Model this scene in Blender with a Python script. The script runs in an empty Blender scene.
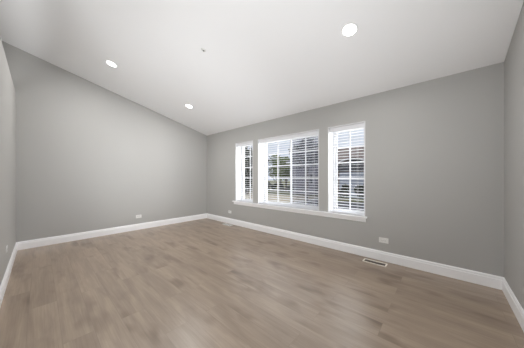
import bpy, bmesh, math, random
from mathutils import Vector, Matrix
random.seed(7)
S = bpy.context.scene
COL = S.collection

# ------------------------------------------------------------------ camera
CAM_H = 1.2127
cd = bpy.data.cameras.new('camera')
cam = bpy.data.objects.new('camera', cd); COL.objects.link(cam)
cam.location = (5.26, -3.355, CAM_H)
cam.rotation_euler = (math.radians(90), 0, math.atan2(0.671, 0.741))
cd.sensor_width = 36.0
cd.lens = 36.0 * 201.6 / 524.0
cd.shift_y = 3.3 / 524.0
cd.clip_start = 0.02; cd.clip_end = 400
S.camera = cam

# ------------------------------------------------------------------ view
S.view_settings.view_transform = 'Standard'
S.view_settings.look = 'None'
S.view_settings.exposure = 0.0
S.view_settings.gamma = 1.0
S.view_settings.use_curve_mapping = False
S.cycles.use_denoising = True
S.cycles.max_bounces = 10
S.cycles.diffuse_bounces = 6
S.cycles.transparent_max_bounces = 16
S.cycles.caustics_reflective = False
S.cycles.caustics_refractive = False
S.cycles.sample_clamp_indirect = 6.0

# ------------------------------------------------------------------ world: hazy sky, with an unseen brighter lobe added in the east to light the room
W = bpy.data.worlds.new('sky'); S.world = W; W.use_nodes = True
n = W.node_tree.nodes; l = W.node_tree.links
n.clear()
out = n.new('ShaderNodeOutputWorld'); bg = n.new('ShaderNodeBackground')
tc = n.new('ShaderNodeTexCoord')
dot = n.new('ShaderNodeVectorMath'); dot.operation = 'DOT_PRODUCT'
gd = Vector((0.80, 0.50, 0.42)).normalized(); dot.inputs[1].default_value = gd
mr = n.new('ShaderNodeMapRange'); mr.inputs['From Min'].default_value = 0.25; mr.inputs['From Max'].default_value = 1.0
mr.interpolation_type = 'SMOOTHSTEP'
mr.inputs['To Min'].default_value = 1.0; mr.inputs['To Max'].default_value = 3.0
noi = n.new('ShaderNodeTexNoise'); noi.inputs['Scale'].default_value = 3.0; noi.inputs['Detail'].default_value = 4
cr = n.new('ShaderNodeMixRGB'); cr.inputs[1].default_value = (0.56, 0.61, 0.73, 1); cr.inputs[2].default_value = (0.68, 0.71, 0.80, 1)
l.new(tc.outputs['Generated'], dot.inputs[0]); l.new(dot.outputs['Value'], mr.inputs['Value'])
l.new(tc.outputs['Generated'], noi.inputs['Vector']); l.new(noi.outputs['Fac'], cr.inputs[0])
l.new(cr.outputs[0], bg.inputs['Color']); l.new(mr.outputs['Result'], bg.inputs['Strength'])
l.new(bg.outputs[0], out.inputs[0])

# ------------------------------------------------------------------ sun (behind the house, high) and large lights
def light(name, typ, loc, target, energy, color=(1, 1, 1), **kw):
    d = bpy.data.lights.new(name, typ); o = bpy.data.objects.new(name, d); COL.objects.link(o)
    o.location = loc
    o.rotation_euler = (Vector(target) - Vector(loc)).to_track_quat('-Z', 'Y').to_euler()
    d.energy = energy; d.color = color
    for k, v in kw.items(): setattr(d, k, v)
    return o
light('sun', 'SUN', (2, -10, 20), (0, 0, 0), 0.8, (1.0, 0.96, 0.9), angle=0.03)
# the photographer's unseen strobes, bounced off the ceiling; then added fill lamps
light('bounce_strobe', 'AREA', (4.9, -4.9, 0.35), (2.2, -0.9, 2.6), 38, (0.955, 0.98, 1.0), shape='DISK', size=1.2)
light('strobe_near', 'SPOT', (5.0, -3.5, 0.5), (2.6, -1.5, 2.95), 218, (0.955, 0.98, 1.0), spot_size=math.radians(130), spot_blend=1.0, shadow_soft_size=0.3)
light('far_fill_spot', 'SPOT', (5.3, -3.9, 0.9), (0.3, -0.6, 2.15), 350, (0.955, 0.98, 1.0), spot_size=math.radians(62), spot_blend=1.0, shadow_soft_size=0.3)  # spot added to lift the far walls and ceiling directly
light('hall_fill_up', 'AREA', (2.2, -4.9, 0.8), (1.9, -4.3, 3.4), 17, (0.97, 0.985, 1.0), shape='DISK', size=0.8)  # unseen lamp added to brighten the upper left ceiling
light('hall_side_fill', 'AREA', (3.1, -4.6, 1.6), (5.735, -1.35, 1.5), 1.8, (0.97, 0.985, 1.0), shape='RECTANGLE', size=0.6, size_y=1.4, spread=math.radians(50))  # unseen lamp added to brighten the right wall
# unseen area lights added outside as window fill: from the east, above and below
light('east_fill_light', 'AREA', (8.2, 3.6, 2.3), (3.0, 0.0, 1.3), 1400, (0.97, 0.985, 1.0), shape='RECTANGLE', size=4.0, size_y=2.6)
light('high_fill_light', 'AREA', (2.85, 3.2, 4.6), (2.85, -0.6, 0.8), 520, (0.97, 0.985, 1.0), shape='RECTANGLE', size=5.0, size_y=2.6)
light('low_fill_light', 'AREA', (2.85, 2.2, -0.45), (2.85, 0.6, 1.6), 480, (0.97, 0.985, 1.0), shape='RECTANGLE', size=5.0, size_y=2.6)

# ------------------------------------------------------------------ materials
def mat(name, color, rough=0.6, metallic=0.0, spec=0.5, emit=None, estr=0.0):
    m = bpy.data.materials.new(name); m.use_nodes = True
    b = m.node_tree.nodes['Principled BSDF']
    b.inputs['Base Color'].default_value = (*color, 1); b.inputs['Roughness'].default_value = rough
    b.inputs['Metallic'].default_value = metallic; b.inputs['Specular IOR Level'].default_value = spec
    if emit:
        b.inputs['Emission Color'].default_value = (*emit, 1); b.inputs['Emission Strength'].default_value = estr
    return m
def noisy(name, c1, c2, scale=5, rough=0.7, bump=0.0, detail=4, stretch=(1, 1, 1), spec=0.5, bscale=None):
    m = mat(name, c1, rough, spec=spec); nt = m.node_tree; b = nt.nodes['Principled BSDF']
    tc = nt.nodes.new('ShaderNodeTexCoord'); mp = nt.nodes.new('ShaderNodeMapping'); mp.inputs['Scale'].default_value = stretch
    no = nt.nodes.new('ShaderNodeTexNoise'); no.inputs['Scale'].default_value = scale; no.inputs['Detail'].default_value = detail
    mx = nt.nodes.new('ShaderNodeMixRGB'); mx.inputs[1].default_value = (*c1, 1); mx.inputs[2].default_value = (*c2, 1)
    nt.links.new(tc.outputs['Object'], mp.inputs[0]); nt.links.new(mp.outputs[0], no.inputs['Vector'])
    nt.links.new(no.outputs['Fac'], mx.inputs[0]); nt.links.new(mx.outputs[0], b.inputs['Base Color'])
    if bump:
        nb = nt.nodes.new('ShaderNodeTexNoise'); nb.inputs['Scale'].default_value = bscale or scale * 4
        bp = nt.nodes.new('ShaderNodeBump'); bp.inputs['Strength'].default_value = bump; bp.inputs['Distance'].default_value = 0.002
        nt.links.new(tc.outputs['Object'], nb.inputs['Vector']); nt.links.new(nb.outputs['Fac'], bp.inputs['Height']); nt.links.new(bp.outputs[0], b.inputs['Normal'])
    return m

M = {}
M['wall'] = noisy('wall_paint', (0.424, 0.418, 0.403), (0.438, 0.432, 0.417), 2, 0.55, 0.06, bscale=260, spec=0.3)
M['ceil'] = noisy('ceiling_paint', (0.86, 0.86, 0.865), (0.88, 0.88, 0.885), 2, 0.8, 0.05, bscale=200, spec=0.2)
M['trim'] = noisy('trim_paint', (0.90, 0.90, 0.91), (0.92, 0.92, 0.93), 3, 0.35)
M['vinyl'] = mat('white_vinyl', (0.74, 0.74, 0.75), 0.35)
M['slat'] = mat('white_slat', (0.76, 0.76, 0.78), 0.45)
M['plastic'] = mat('white_plastic', (0.74, 0.74, 0.72), 0.35)
M['ring'] = mat('ring_white', (0.86, 0.86, 0.86), 0.6)
M['slot'] = mat('dark_slot', (0.02, 0.02, 0.02), 0.6)
M['beige'] = mat('beige_metal', (0.86, 0.80, 0.72), 0.4)
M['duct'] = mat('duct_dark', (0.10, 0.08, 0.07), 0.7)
M['cord'] = mat('cord', (0.75, 0.75, 0.76), 0.8)
M['led'] = mat('led_diffuser', (0.9, 0.9, 0.9), 0.5, emit=(1.0, 0.99, 0.98), estr=9.0)
M['grey_metal'] = mat('grey_metal', (0.25, 0.25, 0.25), 0.4, 0.4)
M['ext_wall'] = noisy('exterior_render', (0.5, 0.48, 0.45), (0.55, 0.53, 0.5), 3, 0.8)

def glass():
    m = bpy.data.materials.new('window_glass'); m.use_nodes = True; nt = m.node_tree; nt.nodes.clear()
    o = nt.nodes.new('ShaderNodeOutputMaterial'); t = nt.nodes.new('ShaderNodeBsdfTransparent'); g = nt.nodes.new('ShaderNodeBsdfGlossy')
    g.inputs['Roughness'].default_value = 0.02; t.inputs['Color'].default_value = (0.96, 0.97, 0.97, 1)
    f = nt.nodes.new('ShaderNodeFresnel'); f.inputs['IOR'].default_value = 1.12
    x = nt.nodes.new('ShaderNodeMixShader')
    nt.links.new(f.outputs[0], x.inputs[0]); nt.links.new(t.outputs[0], x.inputs[1]); nt.links.new(g.outputs[0], x.inputs[2]); nt.links.new(x.outputs[0], o.inputs[0])
    return m
M['glass'] = glass()

def screen():
    m = bpy.data.materials.new('insect_screen'); m.use_nodes = True; nt = m.node_tree; nt.nodes.clear()
    o = nt.nodes.new('ShaderNodeOutputMaterial'); t = nt.nodes.new('ShaderNodeBsdfTransparent'); g = nt.nodes.new('ShaderNodeBsdfDiffuse')
    g.inputs['Color'].default_value = (0.22, 0.22, 0.26, 1)
    x = nt.nodes.new('ShaderNodeMixShader'); x.inputs[0].default_value = 0.30
    nt.links.new(t.outputs[0], x.inputs[1]); nt.links.new(g.outputs[0], x.inputs[2]); nt.links.new(x.outputs[0], o.inputs[0])
    return m
M['screen'] = screen()

def floor_mat():
    m = mat('vinyl_plank_floor', (0.2, 0.16, 0.13), 0.33, spec=0.95); nt = m.node_tree; N = nt.nodes; L = nt.links; b = N['Principled BSDF']
    tc = N.new('ShaderNodeTexCoord')
    br = N.new('ShaderNodeTexBrick'); br.offset = 0.37; br.squash = 1.0
    br.inputs['Scale'].default_value = 1.0; br.inputs['Brick Width'].default_value = 1.22; br.inputs['Row Height'].default_value = 0.18
    br.inputs['Mortar Size'].default_value = 0.0012; br.inputs['Mortar Smooth'].default_value = 0.3; br.inputs['Bias'].default_value = 0.0
    br.inputs['Color1'].default_value = (0, 0, 0, 1); br.inputs['Color2'].default_value = (1, 1, 1, 1); br.inputs['Mortar'].default_value = (0.5, 0.5, 0.5, 1)
    L.new(tc.outputs['Object'], br.inputs['Vector'])
    # every plank shifts the grain
    sx = N.new('ShaderNodeVectorMath'); sx.operation = 'MULTIPLY_ADD'
    sx.inputs[1].default_value = (7.3, 3.1, 5.0)
    L.new(br.outputs['Color'], sx.inputs[0]); L.new(tc.outputs['Object'], sx.inputs[2])
    mp = N.new('ShaderNodeMapping'); mp.inputs['Scale'].default_value = (1.3, 9.0, 1.0); L.new(sx.outputs[0], mp.inputs[0])
    n1 = N.new('ShaderNodeTexNoise'); n1.inputs['Scale'].default_value = 1.1; n1.inputs['Detail'].default_value = 5; n1.inputs['Roughness'].default_value = 0.55; n1.inputs['Distortion'].default_value = 0.6
    L.new(mp.outputs[0], n1.inputs['Vector'])
    mp2 = N.new('ShaderNodeMapping'); mp2.inputs['Scale'].default_value = (2.0, 70.0, 1.0); L.new(sx.outputs[0], mp2.inputs[0])
    n2 = N.new('ShaderNodeTexNoise'); n2.inputs['Scale'].default_value = 1.5; n2.inputs['Detail'].default_value = 4
    L.new(mp2.outputs[0], n2.inputs['Vector'])
    mp3 = N.new('ShaderNodeMapping'); mp3.inputs['Scale'].default_value = (2.2, 5.0, 1.0); L.new(sx.outputs[0], mp3.inputs[0])
    n3 = N.new('ShaderNodeTexNoise'); n3.inputs['Scale'].default_value = 1.0; n3.inputs['Detail'].default_value = 2   # knots
    L.new(mp3.outputs[0], n3.inputs['Vector'])
    r1 = N.new('ShaderNodeValToRGB'); e = r1.color_ramp.elements
    e[0].position = 0.28; e[0].color = (0.268, 0.202, 0.149, 1); e[1].position = 0.72; e[1].color = (0.405, 0.316, 0.238, 1)
    L.new(n1.outputs['Fac'], r1.inputs[0])
    k = N.new('ShaderNodeValToRGB'); e = k.color_ramp.elements
    e[0].position = 0.28; e[0].color = (0.64, 0.60, 0.57, 1); e[1].position = 0.45; e[1].color = (1, 1, 1, 1); L.new(n3.outputs['Fac'], k.inputs[0])
    f2 = N.new('ShaderNodeValToRGB'); e = f2.color_ramp.elements
    e[0].position = 0.3; e[0].color = (0.88, 0.87, 0.86, 1); e[1].position = 0.7; e[1].color = (1.05, 1.05, 1.05, 1); L.new(n2.outputs['Fac'], f2.inputs[0])
    pv = N.new('ShaderNodeValToRGB'); e = pv.color_ramp.elements
    e[0].color = (0.95, 0.945, 0.94, 1); e[1].color = (1.05, 1.05, 1.05, 1); L.new(br.outputs['Color'], pv.inputs[0])
    cur = r1.outputs[0]
    for o_ in (k.outputs[0], f2.outputs[0], pv.outputs[0]):
        x = N.new('ShaderNodeMixRGB'); x.blend_type = 'MULTIPLY'; x.inputs[0].default_value = 1.0
        L.new(cur, x.inputs[1]); L.new(o_, x.inputs[2]); cur = x.outputs[0]
    x = N.new('ShaderNodeMixRGB'); x.inputs[2].default_value = (0.10, 0.08, 0.06, 1)
    mf = N.new('ShaderNodeMath'); mf.operation = 'MULTIPLY'; mf.inputs[1].default_value = 0.35
    L.new(br.outputs['Fac'], mf.inputs[0]); L.new(mf.outputs[0], x.inputs[0]); L.new(cur, x.inputs[1])
    L.new(x.outputs[0], b.inputs['Base Color'])
    bp = N.new('ShaderNodeBump'); bp.inputs['Strength'].default_value = 0.12; bp.inputs['Distance'].default_value = 0.002
    L.new(n2.outputs['Fac'], bp.inputs['Height']); L.new(bp.outputs[0], b.inputs['Normal'])
    return m
M['floor'] = floor_mat()

def strips(name, c1, c2, period, axis='Z', rough=0.8):
    """horizontal boards or courses: thin dark line each period"""
    m = mat(name, c1, rough); nt = m.node_tree; b = nt.nodes['Principled BSDF']
    tc = nt.nodes.new('ShaderNodeTexCoord'); sp = nt.nodes.new('ShaderNodeSeparateXYZ'); d = nt.nodes.new('ShaderNodeMath'); d.operation = 'DIVIDE'; d.inputs[1].default_value = period
    fr = nt.nodes.new('ShaderNodeMath'); fr.operation = 'FRACT'; g = nt.nodes.new('ShaderNodeMath'); g.operation = 'LESS_THAN'; g.inputs[1].default_value = 0.14
    mx = nt.nodes.new('ShaderNodeMixRGB'); mx.inputs[2].default_value = (*c2, 1)
    no = nt.nodes.new('ShaderNodeTexNoise'); no.inputs['Scale'].default_value = 6; mc = nt.nodes.new('ShaderNodeMixRGB')
    mc.inputs[1].default_value = (*c1, 1); mc.inputs[2].default_value = (*[v * 0.72 for v in c1], 1)
    nt.links.new(tc.outputs['Object'], no.inputs['Vector']); nt.links.new(no.outputs['Fac'], mc.inputs[0]); nt.links.new(mc.outputs[0], mx.inputs[1])
    nt.links.new(tc.outputs['Object'], sp.inputs[0]); nt.links.new(sp.outputs[axis], d.inputs[0]); nt.links.new(d.outputs[0], fr.inputs[0]); nt.links.new(fr.outputs[0], g.inputs[0]); nt.links.new(g.outputs[0], mx.inputs[0]); nt.links.new(mx.outputs[0], b.inputs['Base Color'])
    return m
M['siding'] = strips('lilac_grey_siding', (0.33, 0.32, 0.39), (0.15, 0.14, 0.18), 0.16)
M['brick'] = strips('tan_brick', (0.36, 0.30, 0.27), (0.22, 0.19, 0.17), 0.08)
M['roof_brown'] = strips('brown_shingles', (0.26, 0.21, 0.185), (0.17, 0.135, 0.12), 0.13)
M['roof_grey'] = strips('grey_shingles', (0.16, 0.16, 0.18), (0.09, 0.09, 0.10), 0.13)
M['ext_white'] = mat('exterior_white', (0.72, 0.72, 0.74), 0.6)
M['ext_dark'] = mat('dark_pane', (0.04, 0.05, 0.07), 0.15)
M['garage'] = mat('garage_door_paint', (0.33, 0.36, 0.43), 0.6)
M['lawn'] = noisy('dry_lawn', (0.12, 0.13, 0.05), (0.20, 0.18, 0.09), 3, 0.9)
M['gravel'] = noisy('tan_drive', (0.42, 0.36, 0.26), (0.52, 0.45, 0.33), 4, 0.9)
M['asphalt'] = noisy('asphalt', (0.045, 0.045, 0.05), (0.075, 0.075, 0.08), 8, 0.9)
M['kerb'] = mat('kerb_concrete', (0.5, 0.5, 0.48), 0.8)
M['leaf_dark'] = noisy('dark_leaves', (0.012, 0.018, 0.010), (0.035, 0.042, 0.024), 2, 0.6)
M['leaf_green'] = noisy('green_leaves', (0.07, 0.11, 0.03), (0.20, 0.24, 0.085), 1.6, 0.6)
M['leaf_grey'] = noisy('grey_leaves', (0.04, 0.045, 0.05), (0.10, 0.105, 0.11), 2, 0.6)
M['bark'] = noisy('bark', (0.07, 0.05, 0.04), (0.13, 0.10, 0.08), 8, 0.9)

# ------------------------------------------------------------------ helpers
def box(bm, x0, x1, y0, y1, z0, z1):
    v = [bm.verts.new(p) for p in ((x0, y0, z0), (x1, y0, z0), (x1, y1, z0), (x0, y1, z0), (x0, y0, z1), (x1, y0, z1), (x1, y1, z1), (x0, y1, z1))]
    for f in ((0, 3, 2, 1), (4, 5, 6, 7), (0, 1, 5, 4), (1, 2, 6, 5), (2, 3, 7, 6), (3, 0, 4, 7)): bm.faces.new([v[i] for i in f])
def prism(bm, pts, axis, a0, a1):
    """pts: 2-D outline in the two other axes"""
    def P(p, a):
        return {'x': (a, p[0], p[1]), 'y': (p[0], a, p[1]), 'z': (p[0], p[1], a)}[axis]
    A = [bm.verts.new(P(p, a0)) for p in pts]; B = [bm.verts.new(P(p, a1)) for p in pts]
    bm.faces.new(A); bm.faces.new(B[::-1])
    for i in range(len(pts)):
        j = (i + 1) % len(pts); bm.faces.new((A[i], B[i], B[j], A[j]))
def lathe(bm, prof, seg=32, c=(0, 0, 0)):
    rings = []
    for r, z in prof:
        if r < 1e-6: rings.append([bm.verts.new((c[0], c[1], c[2] + z))])
        else: rings.append([bm.verts.new((c[0] + r * math.cos(2 * math.pi * i / seg), c[1] + r * math.sin(2 * math.pi * i / seg), c[2] + z)) for i in range(seg)])
    for a, b in zip(rings, rings[1:]):
        for i in range(seg):
            j = (i + 1) % seg
            if len(a) == 1 and len(b) == 1: continue
            if len(a) == 1: bm.faces.new((a[0], b[i], b[j]))
            elif len(b) == 1: bm.faces.new((a[i], b[0], a[j]))
            else: bm.faces.new((a[i], b[i], b[j], a[j]))
def tube(bm, pts, rad, seg=8):
    rings = []
    for i, p in enumerate(pts):
        p = Vector(p); d = (Vector(pts[min(i + 1, len(pts) - 1)]) - Vector(pts[max(i - 1, 0)])).normalized()
        u = d.cross(Vector((0, 0, 1)) if abs(d.z) < 0.9 else Vector((1, 0, 0))).normalized(); w = d.cross(u)
        r = rad[i] if isinstance(rad, (list, tuple)) else rad
        rings.append([bm.verts.new(p + (u * math.cos(2 * math.pi * k / seg) + w * math.sin(2 * math.pi * k / seg)) * r) for k in range(seg)])
    for a, b in zip(rings, rings[1:]):
        for k in range(seg): bm.faces.new((a[k], a[(k + 1) % seg], b[(k + 1) % seg], b[k]))
    bm.faces.new(rings[0]); bm.faces.new(rings[-1][::-1])
def obj(name, bm, m, parent=None, bevel=0.0, smooth=False, recalc=True):
    if recalc: bmesh.ops.recalc_face_normals(bm, faces=bm.faces)
    me = bpy.data.meshes.new(name); bm.to_mesh(me); bm.free(); me.materials.append(m)
    if smooth:
        for p in me.polygons: p.use_smooth = True
    o = bpy.data.objects.new(name, me); COL.objects.link(o); o.parent = parent
    if bevel:
        b = o.modifiers.new('bevel', 'BEVEL'); b.width = bevel; b.segments = 2; b.limit_method = 'ANGLE'
    return o
def new(): return bmesh.new()
def B(*a):
    bm = new(); box(bm, *a); return bm
def struct(o): o['kind'] = 'structure'; return o
def tag(o, label, cat, group=None):
    o['label'] = label; o['category'] = cat
    if group: o['group'] = group
    return o
def empty(name, loc=(0, 0, 0), rz=0):
    o = bpy.data.objects.new(name, None); COL.objects.link(o); o.location = loc; o.rotation_euler = (0, 0, rz); o.empty_display_size = 0.1
    return o

# ------------------------------------------------------------------ room shell
RX = 5.735; LY = -3.615; HY = -5.6; Z0 = 2.455; SL = 0.252       # window wall height, ceiling slope per metre
LT = 2.605                                                   # height of the left partition
WT = 0.30
WIN = [(1.315, 1.938), (2.10, 3.598), (3.764, 4.36)]
WZ0, WZ1 = 0.60, 2.075
cz = lambda y: Z0 - SL * y

struct(obj('floor', B(-0.12, RX + 0.12, HY - 0.12, WT, -0.10, 0), M['floor']))
bm = new(); prism(bm, [(WT, cz(WT)), (WT, cz(WT) + 0.15), (HY - .12, cz(HY - .12) + 0.15), (HY - .12, cz(HY - .12))], 'x', -0.12, RX + 0.12)
struct(obj('ceiling', bm, M['ceil']))
# back wall (x = 0), right wall (x = RX)
for nm, a, b_ in (('wall_back', -0.12, 0.0), ('wall_right', RX, RX + 0.12)):
    bm = new(); prism(bm, [(WT, 0), (HY, 0), (HY, cz(HY)), (0, cz(0)), (WT, cz(WT))], 'x', a, b_)
    struct(obj(nm, bm, M['wall']))
# window wall, one closed mesh with three openings
def wall_holes(bm, xs, zs, solid, y0, y1):
    V = {}
    def v(i, j, k):
        if (i, j, k) not in V: V[i, j, k] = bm.verts.new((xs[i], (y0, y1)[k], zs[j]))
        return V[i, j, k]
    nx, nz = len(xs) - 1, len(zs) - 1
    ok = lambda i, j: 0 <= i < nx and 0 <= j < nz and solid(i, j)
    for i in range(nx):
        for j in range(nz):
            if not ok(i, j): continue
            bm.faces.new((v(i, j, 0), v(i + 1, j, 0), v(i + 1, j + 1, 0), v(i, j + 1, 0)))
            bm.faces.new((v(i, j, 1), v(i, j + 1, 1), v(i + 1, j + 1, 1), v(i + 1, j, 1)))
            if not ok(i - 1, j): bm.faces.new((v(i, j, 0), v(i, j + 1, 0), v(i, j + 1, 1), v(i, j, 1)))
            if not ok(i + 1, j): bm.faces.new((v(i + 1, j, 0), v(i + 1, j, 1), v(i + 1, j + 1, 1), v(i + 1, j + 1, 0)))
            if not ok(i, j - 1): bm.faces.new((v(i, j, 0), v(i, j, 1), v(i + 1, j, 1), v(i + 1, j, 0)))
            if not ok(i, j + 1): bm.faces.new((v(i, j + 1, 0), v(i + 1, j + 1, 0), v(i + 1, j + 1, 1), v(i, j + 1, 1)))
xs = [0.0] + [x for w in WIN for x in w] + [RX]
zs = [0.0, WZ0, WZ1, Z0 - 0.0]
bm = new(); wall_holes(bm, xs, zs, lambda i, j: not (j == 1 and i in (1, 3, 5)), 0.0, WT)
for v_ in bm.verts:
    if abs(v_.co.z - Z0) < 1e-6 and v_.co.y > 0.1: v_.co.z = cz(WT)
struct(obj('wall_front', bm, M['wall']))
# left partition stops below the vault; wide opening to the hall towards the camera end
PX = 2.75
struct(obj('wall_left', B(0, PX, LY - 0.12, LY, 0, LT), M['wall']))
bm = new(); prism(bm, [(0 - 0.12, 0), (RX + .12, 0), (RX + .12, cz(HY)), (-0.12, cz(HY))], 'y', HY - 0.12, HY)
struct(obj('wall_hall', bm, M['wall']))

# baseboards with a moulded top
def base_profile(h=0.138, t=0.016):
    return [(0, 0), (t, 0), (t, h - 0.035), (t - 0.004, h - 0.030), (t - 0.004, h - 0.014), (t - 0.008, h - 0.006), (0.004, h), (0, h)]
def baseboard(name, p0, p1, nrm):
    """run from p0 to p1 (both on the wall face), profile leaning out along nrm; mitred ends"""
    bm = new(); p0, p1, nrm = Vector(p0), Vector(p1), Vector(nrm); d = (p1 - p0).normalized()
    A = []; Bv = []
    for (t, z) in base_profile():
        A.append(bm.verts.new(p0 + nrm * t + d * t + Vector((0, 0, z)))); Bv.append(bm.verts.new(p1 + nrm * t - d * t + Vector((0, 0, z))))
    bm.faces.new(A); bm.faces.new(Bv[::-1])
    for i in range(len(A)):
        j = (i + 1) % len(A); bm.faces.new((A[i], Bv[i], Bv[j], A[j]))
    struct(obj(name, bm, M['trim']))
baseboard('baseboard_back', (0, LY, 0), (0, 0, 0), (1, 0, 0))
baseboard('baseboard_front', (0, 0, 0), (RX, 0, 0), (0, -1, 0))
baseboard('baseboard_right', (RX, 0, 0), (RX, HY, 0), (-1, 0, 0))
baseboard('baseboard_left', (PX, LY, 0), (0, LY, 0), (0, 1, 0))

# ------------------------------------------------------------------ window stool and apron (continuous)
bm = new()
prism(bm, [(0.0, WZ0 - 0.012), (0.0, WZ0 + 0.012), (-0.040, WZ0 + 0.012), (-0.047, WZ0 + 0.006), (-0.047, WZ0 - 0.006), (-0.040, WZ0 - 0.012)], 'x', 1.235, 4.388)
prism(bm, [(0.0, WZ0 - 0.075), (0.0, WZ0 - 0.012), (-0.016, WZ0 - 0.012), (-0.016, WZ0 - 0.060), (-0.010, WZ0 - 0.075)], 'x', 1.26, 4.366)
struct(obj('trim_1', bm, M['trim']))

# ------------------------------------------------------------------ windows
GY = 0.22          # glass plane
def window(i, x0, x1, cols_split):
    r = struct(empty('window_%d' % (i + 1), ((x0 + x1) / 2, 0, WZ0)))
    def loc(o): o.location = (-r.location.x, -r.location.y, -r.location.z); return o
    # white jamb liner, slightly proud of the wall
    bm = new(); t = 0.014
    wall_holes(bm, [x0, x0 + t, x1 - t, x1], [WZ0 + 0.0005, WZ0 + 0.012, WZ1 - t, WZ1], lambda a, b: (a, b) != (1, 1), -0.004, WT - 0.02)
    loc(obj('jamb_liner', bm, M['vinyl'], r))
    fx0, fx1, fz0, fz1 = x0 + t, x1 - t, WZ0 + 0.012, WZ1 - t
    fw = 0.038
    bm = new(); wall_holes(bm, [fx0, fx0 + fw, fx1 - fw, fx1], [fz0, fz0 + 0.03, fz1 - fw, fz1], lambda a, b: (a, b) != (1, 1), GY - 0.035, GY + 0.05)
    loc(obj('window_frame', bm, M['vinyl'], r, 0.003))
    ix0, ix1, iz0, iz1 = fx0 + fw, fx1 - fw, fz0 + 0.03, fz1 - fw
    panels = [(ix0, ix1)] if not cols_split else [(ix0, (ix0 + ix1) / 2 + 0.012), ((ix0 + ix1) / 2 - 0.012, ix1)]
    for k, (a, b) in enumerate(panels):
        dy = 0.022 * k
        sw = 0.026
        bm = new(); wall_holes(bm, [a, a + sw, b - sw, b], [iz0, iz0 + 0.018, iz1 - 0.02, iz1], lambda p, q: (p, q) != (1, 1), GY - 0.012 + dy, GY + 0.008 + dy)
        s = obj('sash', bm, M['vinyl'], r, 0.002); s = loc(s)
        ga, gb, gz0, gz1 = a + sw, b - sw, iz0 + 0.018, iz1 - 0.02
        obj('pane', B(ga, gb, GY - 0.001 + dy, GY + 0.002 + dy, gz0, gz1), M['glass'], s)
        bm = new(); mw = 0.011; xm = (ga + gb) / 2; h = (gz1 - gz0) / 5
        box(bm, xm - mw, xm + mw, GY - 0.009 + dy, GY - 0.002 + dy, gz0, gz1)
        for q in range(1, 5):
            for (c0, c1) in ((ga, xm - mw), (xm + mw, gb)):
                box(bm, c0, c1, GY - 0.009 + dy, GY - 0.002 + dy, gz0 + q * h - mw, gz0 + q * h + mw)
        obj('muntin_grille', bm, M['vinyl'], s)
    if cols_split:
        a, b = panels[1]
        loc(obj('insect_screen', B(a + 0.01, b - 0.01, GY + 0.046, GY + 0.047, iz0, iz1), M['screen'], r))
        loc(obj('sash_lock', B(panels[0][1] - 0.022, panels[0][1] - 0.006, GY - 0.022, GY - 0.012, 1.28, 1.35), M['vinyl'], r))
    return r
for i, (a, b) in enumerate(WIN): window(i, a, b, i == 1)

# ------------------------------------------------------------------ blinds inside the reveals
def blind(x0, x1, label, ladders, wand_x):
    t = 0.014; a, b = x0 + t + 0.006, x1 - t - 0.006; yc = 0.062
    r = empty('window_blind', ((a + b) / 2, yc, WZ1 - t)); ox, oz = r.location.x, r.location.z
    tag(r, label, 'blind')
    def loc(o): o.location = (-ox, -yc, -oz); return o
    bm = new(); box(bm, a, b, yc - 0.028, yc + 0.028, WZ1 - t - 0.045, WZ1 - t - 0.001)
    loc(obj('head_rail', bm, M['slat'], r, 0.002))
    bm = new(); prism(bm, [(yc - 0.040, WZ1 - t - 0.002), (yc - 0.031, WZ1 - t - 0.002), (yc - 0.031, WZ1 - t - 0.070), (yc - 0.038, WZ1 - t - 0.070), (yc - 0.042, WZ1 - t - 0.05)], 'x', a, b)
    loc(obj('valance', bm, M['slat'], r))
    zb = WZ0 + 0.03; zt = WZ1 - t - 0.075; nsl = 29; th = math.radians(2)
    bm = new()
    for k in range(nsl):
        z = zb + 0.03 + (zt - zb - 0.03) * k / (nsl - 1); w = 0.025; seg = 4
        top = []; 
        for s_ in range(seg + 1):
            u = -w + 2 * w * s_ / seg; crown = 0.0022 * (1 - (u / w) ** 2)
            top.append((yc + u * math.cos(th) - crown * math.sin(th), z + u * math.sin(th) + crown))
        prism(bm, top + [(p[0], p[1] - 0.0020) for p in top[::-1]], 'x', a + 0.002, b - 0.002)
    loc(obj('slats', bm, M['slat'], r))
    loc(obj('bottom_rail', B(a, b, yc - 0.026, yc + 0.026, zb - 0.014, zb + 0.006), M['slat'], r, 0.003))
    for fx in ladders:
        x = a + (b - a) * fx; bm = new()
        for yy in (yc - 0.027, yc + 0.027): tube(bm, [(x, yy, zb), (x, yy, zt + 0.03)], 0.0012, 5)
        loc(obj('ladder_cord', bm, M['cord'], r))
    if wand_x:
        x = a + (b - a) * wand_x; bm = new(); tube(bm, [(x, yc - 0.044, WZ1 - 0.09), (x, yc - 0.046, 1.25)], 0.004, 6)
        loc(obj('tilt_wand', bm, M['cord'], r))
blind(*WIN[0], 'white slatted blind in the narrow window nearest the far corner of the room', (0.2, 0.8), None)
blind(*WIN[1], 'wide white slatted blind in the large middle double window', (0.08, 0.36, 0.64, 0.92), None)
blind(*WIN[2], 'white slatted blind in the narrow window nearest the floor register and low outlet', (0.2, 0.8), None)

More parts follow.
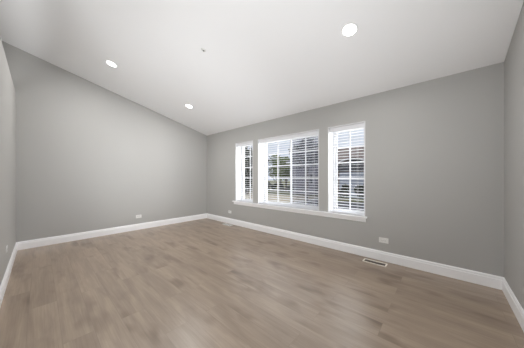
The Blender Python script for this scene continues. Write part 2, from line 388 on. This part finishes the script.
# ------------------------------------------------------------------ outlets (plates mounted sideways)
def outlet_proto():
    r = empty('wall_outlet')
    bm = new(); box(bm, -0.060, 0.060, 0.0, 0.006, -0.037, 0.037); obj('cover_plate', bm, M['plastic'], r, 0.003)
    for s_ in (-1, 1):
        bm = new()
        prism(bm, [(s_ * 0.0205 + 0.0165 * math.cos(t) , 0.0150 * math.sin(t)) for t in [math.pi * 2 * k / 20 for k in range(20)]], 'y', 0.006, 0.0078)
        rc = obj('receptacle', bm, M['plastic'], r)
        bm = new()
        box(bm, s_ * 0.0205 - 0.005, s_ * 0.0205 + 0.004, 0.0078, 0.0081, 0.0045, 0.0065)
        box(bm, s_ * 0.0205 - 0.005, s_ * 0.0205 + 0.004, 0.0078, 0.0081, -0.0065, -0.0045)
        box(bm, s_ * 0.0205 + 0.007, s_ * 0.0205 + 0.0105, 0.0078, 0.0081, -0.0018, 0.0018)
        obj('slots', bm, M['slot'], rc)
    bm = new(); prism(bm, [(0.0028 * math.cos(t), 0.0028 * math.sin(t)) for t in [math.pi * 2 * k / 10 for k in range(10)]], 'y', 0.006, 0.0074)
    obj('screw', bm, M['grey_metal'], r)
    return r
def copy_tree(o, parent=None):
    c = o.copy(); COL.objects.link(c); c.parent = parent
    for ch in list(o.children): copy_tree(ch, c)
    return c
op = outlet_proto()
spots = [((4.605, 0, 0.297), math.pi, 'white sideways wall outlet above the baseboard near the beige floor register'),
         ((1.085, 0, 0.305), math.pi, 'small white wall outlet below and beside the narrow window at the far corner'),
         ((0, -1.81, 0.305), -math.pi / 2, 'white wall outlet low on the long blank grey wall under the sloping ceiling'),
         ((1.45, LY, 0.37), 0, 'white wall outlet on the grey wall at the far left of the room')]
for i, (p, rz, lab) in enumerate(spots):
    o = op if i == 0 else copy_tree(op)
    o.location = p; o.rotation_euler.z = rz; tag(o, lab, 'outlet', 'wall outlets')

# ------------------------------------------------------------------ floor registers
def register_(x, y, w, d, m, label):
    r = empty('floor_register', (x, y, 0)); tag(r, label, 'vent', 'floor registers')
    bm = new(); bw = 0.020
    wall_holes(bm, [-w / 2, -w / 2 + bw, w / 2 - bw, w / 2], [-d / 2, -d / 2 + bw, d / 2 - bw, d / 2], lambda a, b: (a, b) != (1, 1), 0, 0.007)
    for v_ in bm.verts: v_.co = Vector((v_.co.x, v_.co.z, v_.co.y))
    obj('register_frame', bm, m, r, 0.002)
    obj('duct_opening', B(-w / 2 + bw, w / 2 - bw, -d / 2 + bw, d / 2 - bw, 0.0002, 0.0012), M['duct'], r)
    bm = new(); nl = 14
    for k in range(1, nl):
        xx = -w / 2 + bw + (w - 2 * bw) * k / nl; box(bm, xx - 0.0012, xx + 0.0012, -d / 2 + bw, d / 2 - bw, 0.0014, 0.0045)
    box(bm, -w / 2 + bw, w / 2 - bw, -0.003, 0.003, 0.0046, 0.0060)
    obj('louvre_grille', bm, M['louvre'] if 'louvre' in M else m, r)
M['louvre'] = mat('louvre_brown', (0.22, 0.18, 0.15), 0.5)
register_(4.525, -0.158, 0.30, 0.125, M['beige'], 'beige floor register with dark slot in front of the near end of the window wall')
M['louvre'] = M['plastic']
register_(1.15, -0.135, 0.30, 0.125, M['plastic'], 'white floor register near the far corner below the small window')

# ------------------------------------------------------------------ ceiling fixtures, lying in the slope
tilt = math.atan(-SL)
def recessed(x, y, label, power):
    r = empty('recessed_light', (x, y, cz(y))); r.rotation_euler = (tilt, 0, 0)
    tag(r, label, 'ceiling light', 'recessed ceiling lights')
    bm = new(); lathe(bm, [(0.066, -0.001), (0.066, -0.004), (0.070, -0.006), (0.080, -0.005), (0.084, -0.002), (0.084, 0.0)], 40)
    obj('trim_ring', bm, M['ring'], r, smooth=True)
    bm = new(); lathe(bm, [(0.0, -0.0035), (0.066, -0.0035), (0.066, -0.0005), (0.0, -0.0005)], 40)
    obj('led_lens', bm, M['led'], r)
    d = bpy.data.lights.new('downlight', 'AREA'); d.shape = 'DISK'; d.size = 0.12; d.energy = power; d.color = (1.0, 0.99, 0.98)
    o = bpy.data.objects.new('downlight', d); COL.objects.link(o); o.parent = r; o.location = (0, 0, -0.009)
recessed(4.524, -1.18, 'large bright round recessed ceiling light nearest the camera', 15)
recessed(1.16, -1.18, 'round recessed ceiling light closest to the far corner and the window wall', 15)
recessed(1.16, -2.55, 'round recessed ceiling light higher up the slope by the blank wall', 15)
r = empty('ceiling_cap', (2.857, -1.873, cz(-1.873))); r.rotation_euler = (tilt, 0, 0)
tag(r, 'tiny white ceiling cap with a dark stub between the recessed lights', 'ceiling cap')
bm = new(); lathe(bm, [(0.0, -0.006), (0.022, -0.006), (0.034, -0.003), (0.036, 0.0)], 28); obj('cover_disc', bm, M['plastic'], r, smooth=True)
bm = new(); tube(bm, [(0, 0, -0.006), (0.0, 0.0, -0.016), (0.008, 0.003, -0.022), (0.018, 0.004, -0.021)], 0.005, 8); obj('hanging_stub', bm, M['grey_metal'], r, smooth=True)

# ------------------------------------------------------------------ outside
GZ = -0.55
struct(obj('ground', B(-70, 45, 0.32, 90, GZ - 0.2, GZ), M['lawn']))
struct(obj('driveway', B(-16, -2.5, 7.0, 12.6, GZ, GZ + 0.02), M['gravel']))
struct(obj('road', B(-1.9, 12, 5.5, 11.6, GZ, GZ + 0.03), M['asphalt']))
obj_k = struct(obj('kerb', B(-2.2, -1.95, 5.5, 11.6, GZ, GZ + 0.13), M['kerb']))

def gable_house(name, label, x0, x1, y0, y1, eave, ridge, wallm, roofm, wins, over=0.35):
    r = empty(name, ((x0 + x1) / 2, (y0 + y1) / 2, GZ)); tag(r, label, 'house')
    off = -r.location
    def L(o): o.location = off; return o
    ym = (y0 + y1) / 2
    bm = new(); prism(bm, [(y0, GZ), (y1, GZ), (y1, eave), (ym, ridge - 0.12), (y0, eave)], 'x', x0, x1); L(obj('wall', bm, wallm, r))
    s_ = (ridge - eave) / (ym - y0); bm = new()
    e = eave - over * s_
    prism(bm, [(y0 - over, e), (ym, ridge), (y1 + over, e), (y1 + over, e + 0.14), (ym, ridge + 0.16), (y0 - over, e + 0.14)], 'x', x0 - over, x1 + over)
    L(obj('roof', bm, roofm, r))
    bm = new(); box(bm, x0 - over, x1 + over, y0 - over - 0.10, y0 - over - 0.005, e - 0.02, e + 0.13); L(obj('gutter', bm, M['ext_white'], r))
    for (a, b, c, d) in wins:
        bm = new(); wall_holes(bm, [a - .08, a, b, b + .08], [c - .08, c, d, d + .08], lambda p, q: (p, q) != (1, 1), y0 - 0.06, y0 - 0.002)
        f = L(obj('window', bm, M['ext_white'], r))
        bm = new(); box(bm, a, b, y0 - 0.03, y0 - 0.004, c, d); obj('pane', bm, M['ext_dark'], f)
        bm = new(); m_ = (a + b) / 2; box(bm, m_ - .02, m_ + .02, y0 - 0.05, y0 - 0.031, c, d); obj('mullion', bm, M['ext_white'], f)
    return r, L
# brown-roofed house with a gabled, arched garage front
hr, L = gable_house('neighbour_house', 'brick house with brown shingle roof and arched gable, seen through the near narrow window',
                 -3.1, 6.5, 15.2, 20.8, 2.2, 4.1, M['brick'], M['roof_brown'], [(-2.6, -1.9, 0.3, 1.6), (3.0, 4.6, 0.3, 1.6)])
gx0, gx1, gy, gp, ge = -2.0, 1.5, 14.0, 2.85, 2.05; gm = -0.35
bm = new(); prism(bm, [(gx0 + 0.3, GZ), (gx1 - 0.3, GZ), (gx1 - 0.3, ge - .05), (gm, gp - 0.15), (gx0 + 0.3, ge - .05)], 'y', gy + 0.3, 15.4); L(obj('porch_body', bm, M['brick'], hr))
bm = new(); prism(bm, [(gx0, ge), (gm, gp), (gx1, ge), (gx1, ge + 0.12), (gm, gp + 0.13), (gx0, ge + 0.12)], 'y', gy - 0.1, 16.6); L(obj('porch_roof', bm, M['roof_brown'], hr))
bm = new()
na = 16
arc = [(gm + 1.75 * math.cos(math.pi * (1 - k / na)), 1.72 + 1.06 * math.sin(math.pi * (1 - k / na))) for k in range(na + 1)]
for k in range(na):
    a, b = arc[k], arc[k + 1]; f_ = lambda p: (gm + (p[0] - gm) * 0.95, 1.72 + (p[1] - 1.72) * 0.92)
    prism(bm, [a, b, f_(b), f_(a)], 'y', gy - 0.22, gy - 0.11)
L(obj('arched_trim', bm, M['ext_white'], hr))
bm = new(); prism(bm, arc, 'y', gy + 0.22, gy + 0.295); L(obj('arch_shade', bm, M['roof_grey'], hr))  # dark sheet standing in for the porch shadow under the arch
L(obj('garage_door', B(gm - 1.2, gm + 1.2, gy + 0.24, gy + 0.29, GZ + 0.02, 1.65), M['garage'], hr))
for xx in (gm - 1.7, gm + 1.5): L(obj('porch_post', B(xx, xx + 0.2, gy - 0.1, gy + 0.1, GZ, 2.1), M['brick'], hr))

gable_house('neighbour_house', 'grey lilac sided house behind the dark thin tree, seen through the middle window',
            -7.1, -4.25, 15.0, 21.0, 2.9, 4.3, M['siding'], M['roof_grey'], [(-5.3, -4.5, 0.6, 1.6)])

def tree(name, label, x, y, top, crown, squash, m, trunk_r, n_leaf, leaf=0.16, low=None, group=None, cat='tree', seed=1):
    rnd = random.Random(seed)
    r = empty(name, (x, y, GZ)); tag(r, label, cat, group)
    H = top - GZ; cz_ = H - crown * squash
    bm = new()
    blobs = [(Vector((rnd.uniform(-.55, .55) * crown, rnd.uniform(-.55, .55) * crown, cz_ + rnd.uniform(-.6, .6) * crown * squash)), crown * rnd.uniform(.38, .6)) for _ in range(9)]
    for _ in range(n_leaf):
        c, rad = rnd.choice(blobs)
        d = Vector((rnd.gauss(0, 1), rnd.gauss(0, 1), rnd.gauss(0, 1))).normalized() * rad * rnd.uniform(0.45, 1.0)
        p = c + Vector((d.x, d.y, d.z * squash)); p.z = max(p.z, 0.08)
        s_ = leaf * rnd.uniform(.6, 1.3)
        u = Vector((rnd.gauss(0, 1), rnd.gauss(0, 1), rnd.gauss(0, 1))).normalized(); w = u.orthogonal().normalized()
        q = u.cross(w)
        vs = [bm.verts.new(p + a) for a in (u * s_, w * s_ * .45 + q * s_ * .1, -u * s_, -w * s_ * .45 + q * s_ * .1)]
        bm.faces.new(vs)
    obj('foliage', bm, m, r, recalc=False)
    if trunk_r:
        bm = new(); tube(bm, [(0, 0, 0), (0.03, 0.02, cz_ * .5), (-0.02, 0.03, cz_)], [trunk_r * 1.3, trunk_r, trunk_r * .6], 8)
        for _ in range(7):
            c, rad = rnd.choice(blobs); tube(bm, [(-0.01, 0.02, cz_ * rnd.uniform(.6, .95)), tuple(c)], [trunk_r * .4, trunk_r * .12], 5)
        obj('trunk', bm, M['bark'], r)
    return r
tree('broadleaf_tree', 'tall dark leafy tree filling the far narrow window', -10.3, 11.4, 5.1, 2.35, 1.15, M['leaf_dark'], 0.16, 9500, 0.17, seed=3)
tree('broadleaf_tree', 'taller pale green tree behind the middle window with the pointed top', -13.4, 21.5, 4.7, 1.8, 1.1, M['leaf_green'], 0.14, 3200, 0.15, seed=5)
tree('broadleaf_tree', 'lower light green tree beside the lilac house', -9.6, 17.6, 3.6, 1.55, 0.9, M['leaf_green'], 0.12, 3600, 0.14, seed=8)
tree('broadleaf_tree', 'thin dark tree in front of the lilac house', -1.75, 9.0, 4.15, 1.3, 0.9, M['leaf_grey'], 0.07, 1300, 0.12, seed=11)
tree('broadleaf_tree', 'dark tree top showing above the ridge of the brown roof', -3.9, 24.0, 5.3, 1.7, 0.7, M['leaf_dark'], 0.14, 2000, 0.16, seed=13)
for i, (x, y, s_) in enumerate([(-13.6, 16.3, .8), (-12.0, 15.4, .75), (-10.5, 14.9, .7), (-9.1, 14.5, .66), (-7.7, 14.0, .62), (-6.3, 13.7, .6)]):
    tree('round_shrub', 'dark round shrub in the row at the edge of the pale drive', x, y, GZ + s_ * 1.7, s_ * .62, 1.0, M['leaf_dark'], 0, 1300, 0.09, group='shrubs along the drive', cat='shrub', seed=20 + i)
for i in range(5):
    s_ = .50
    tree('clipped_shrub', 'dark clipped shrub in the row in front of the brown roofed house', -1.9 + 1.35 * i, 12.7 - 0.12 * i, GZ + 1.35, s_, 1.15, M['leaf_dark'], 0, 1500, 0.08, group='shrubs in front of the brown roofed house', cat='shrub', seed=40 + i)
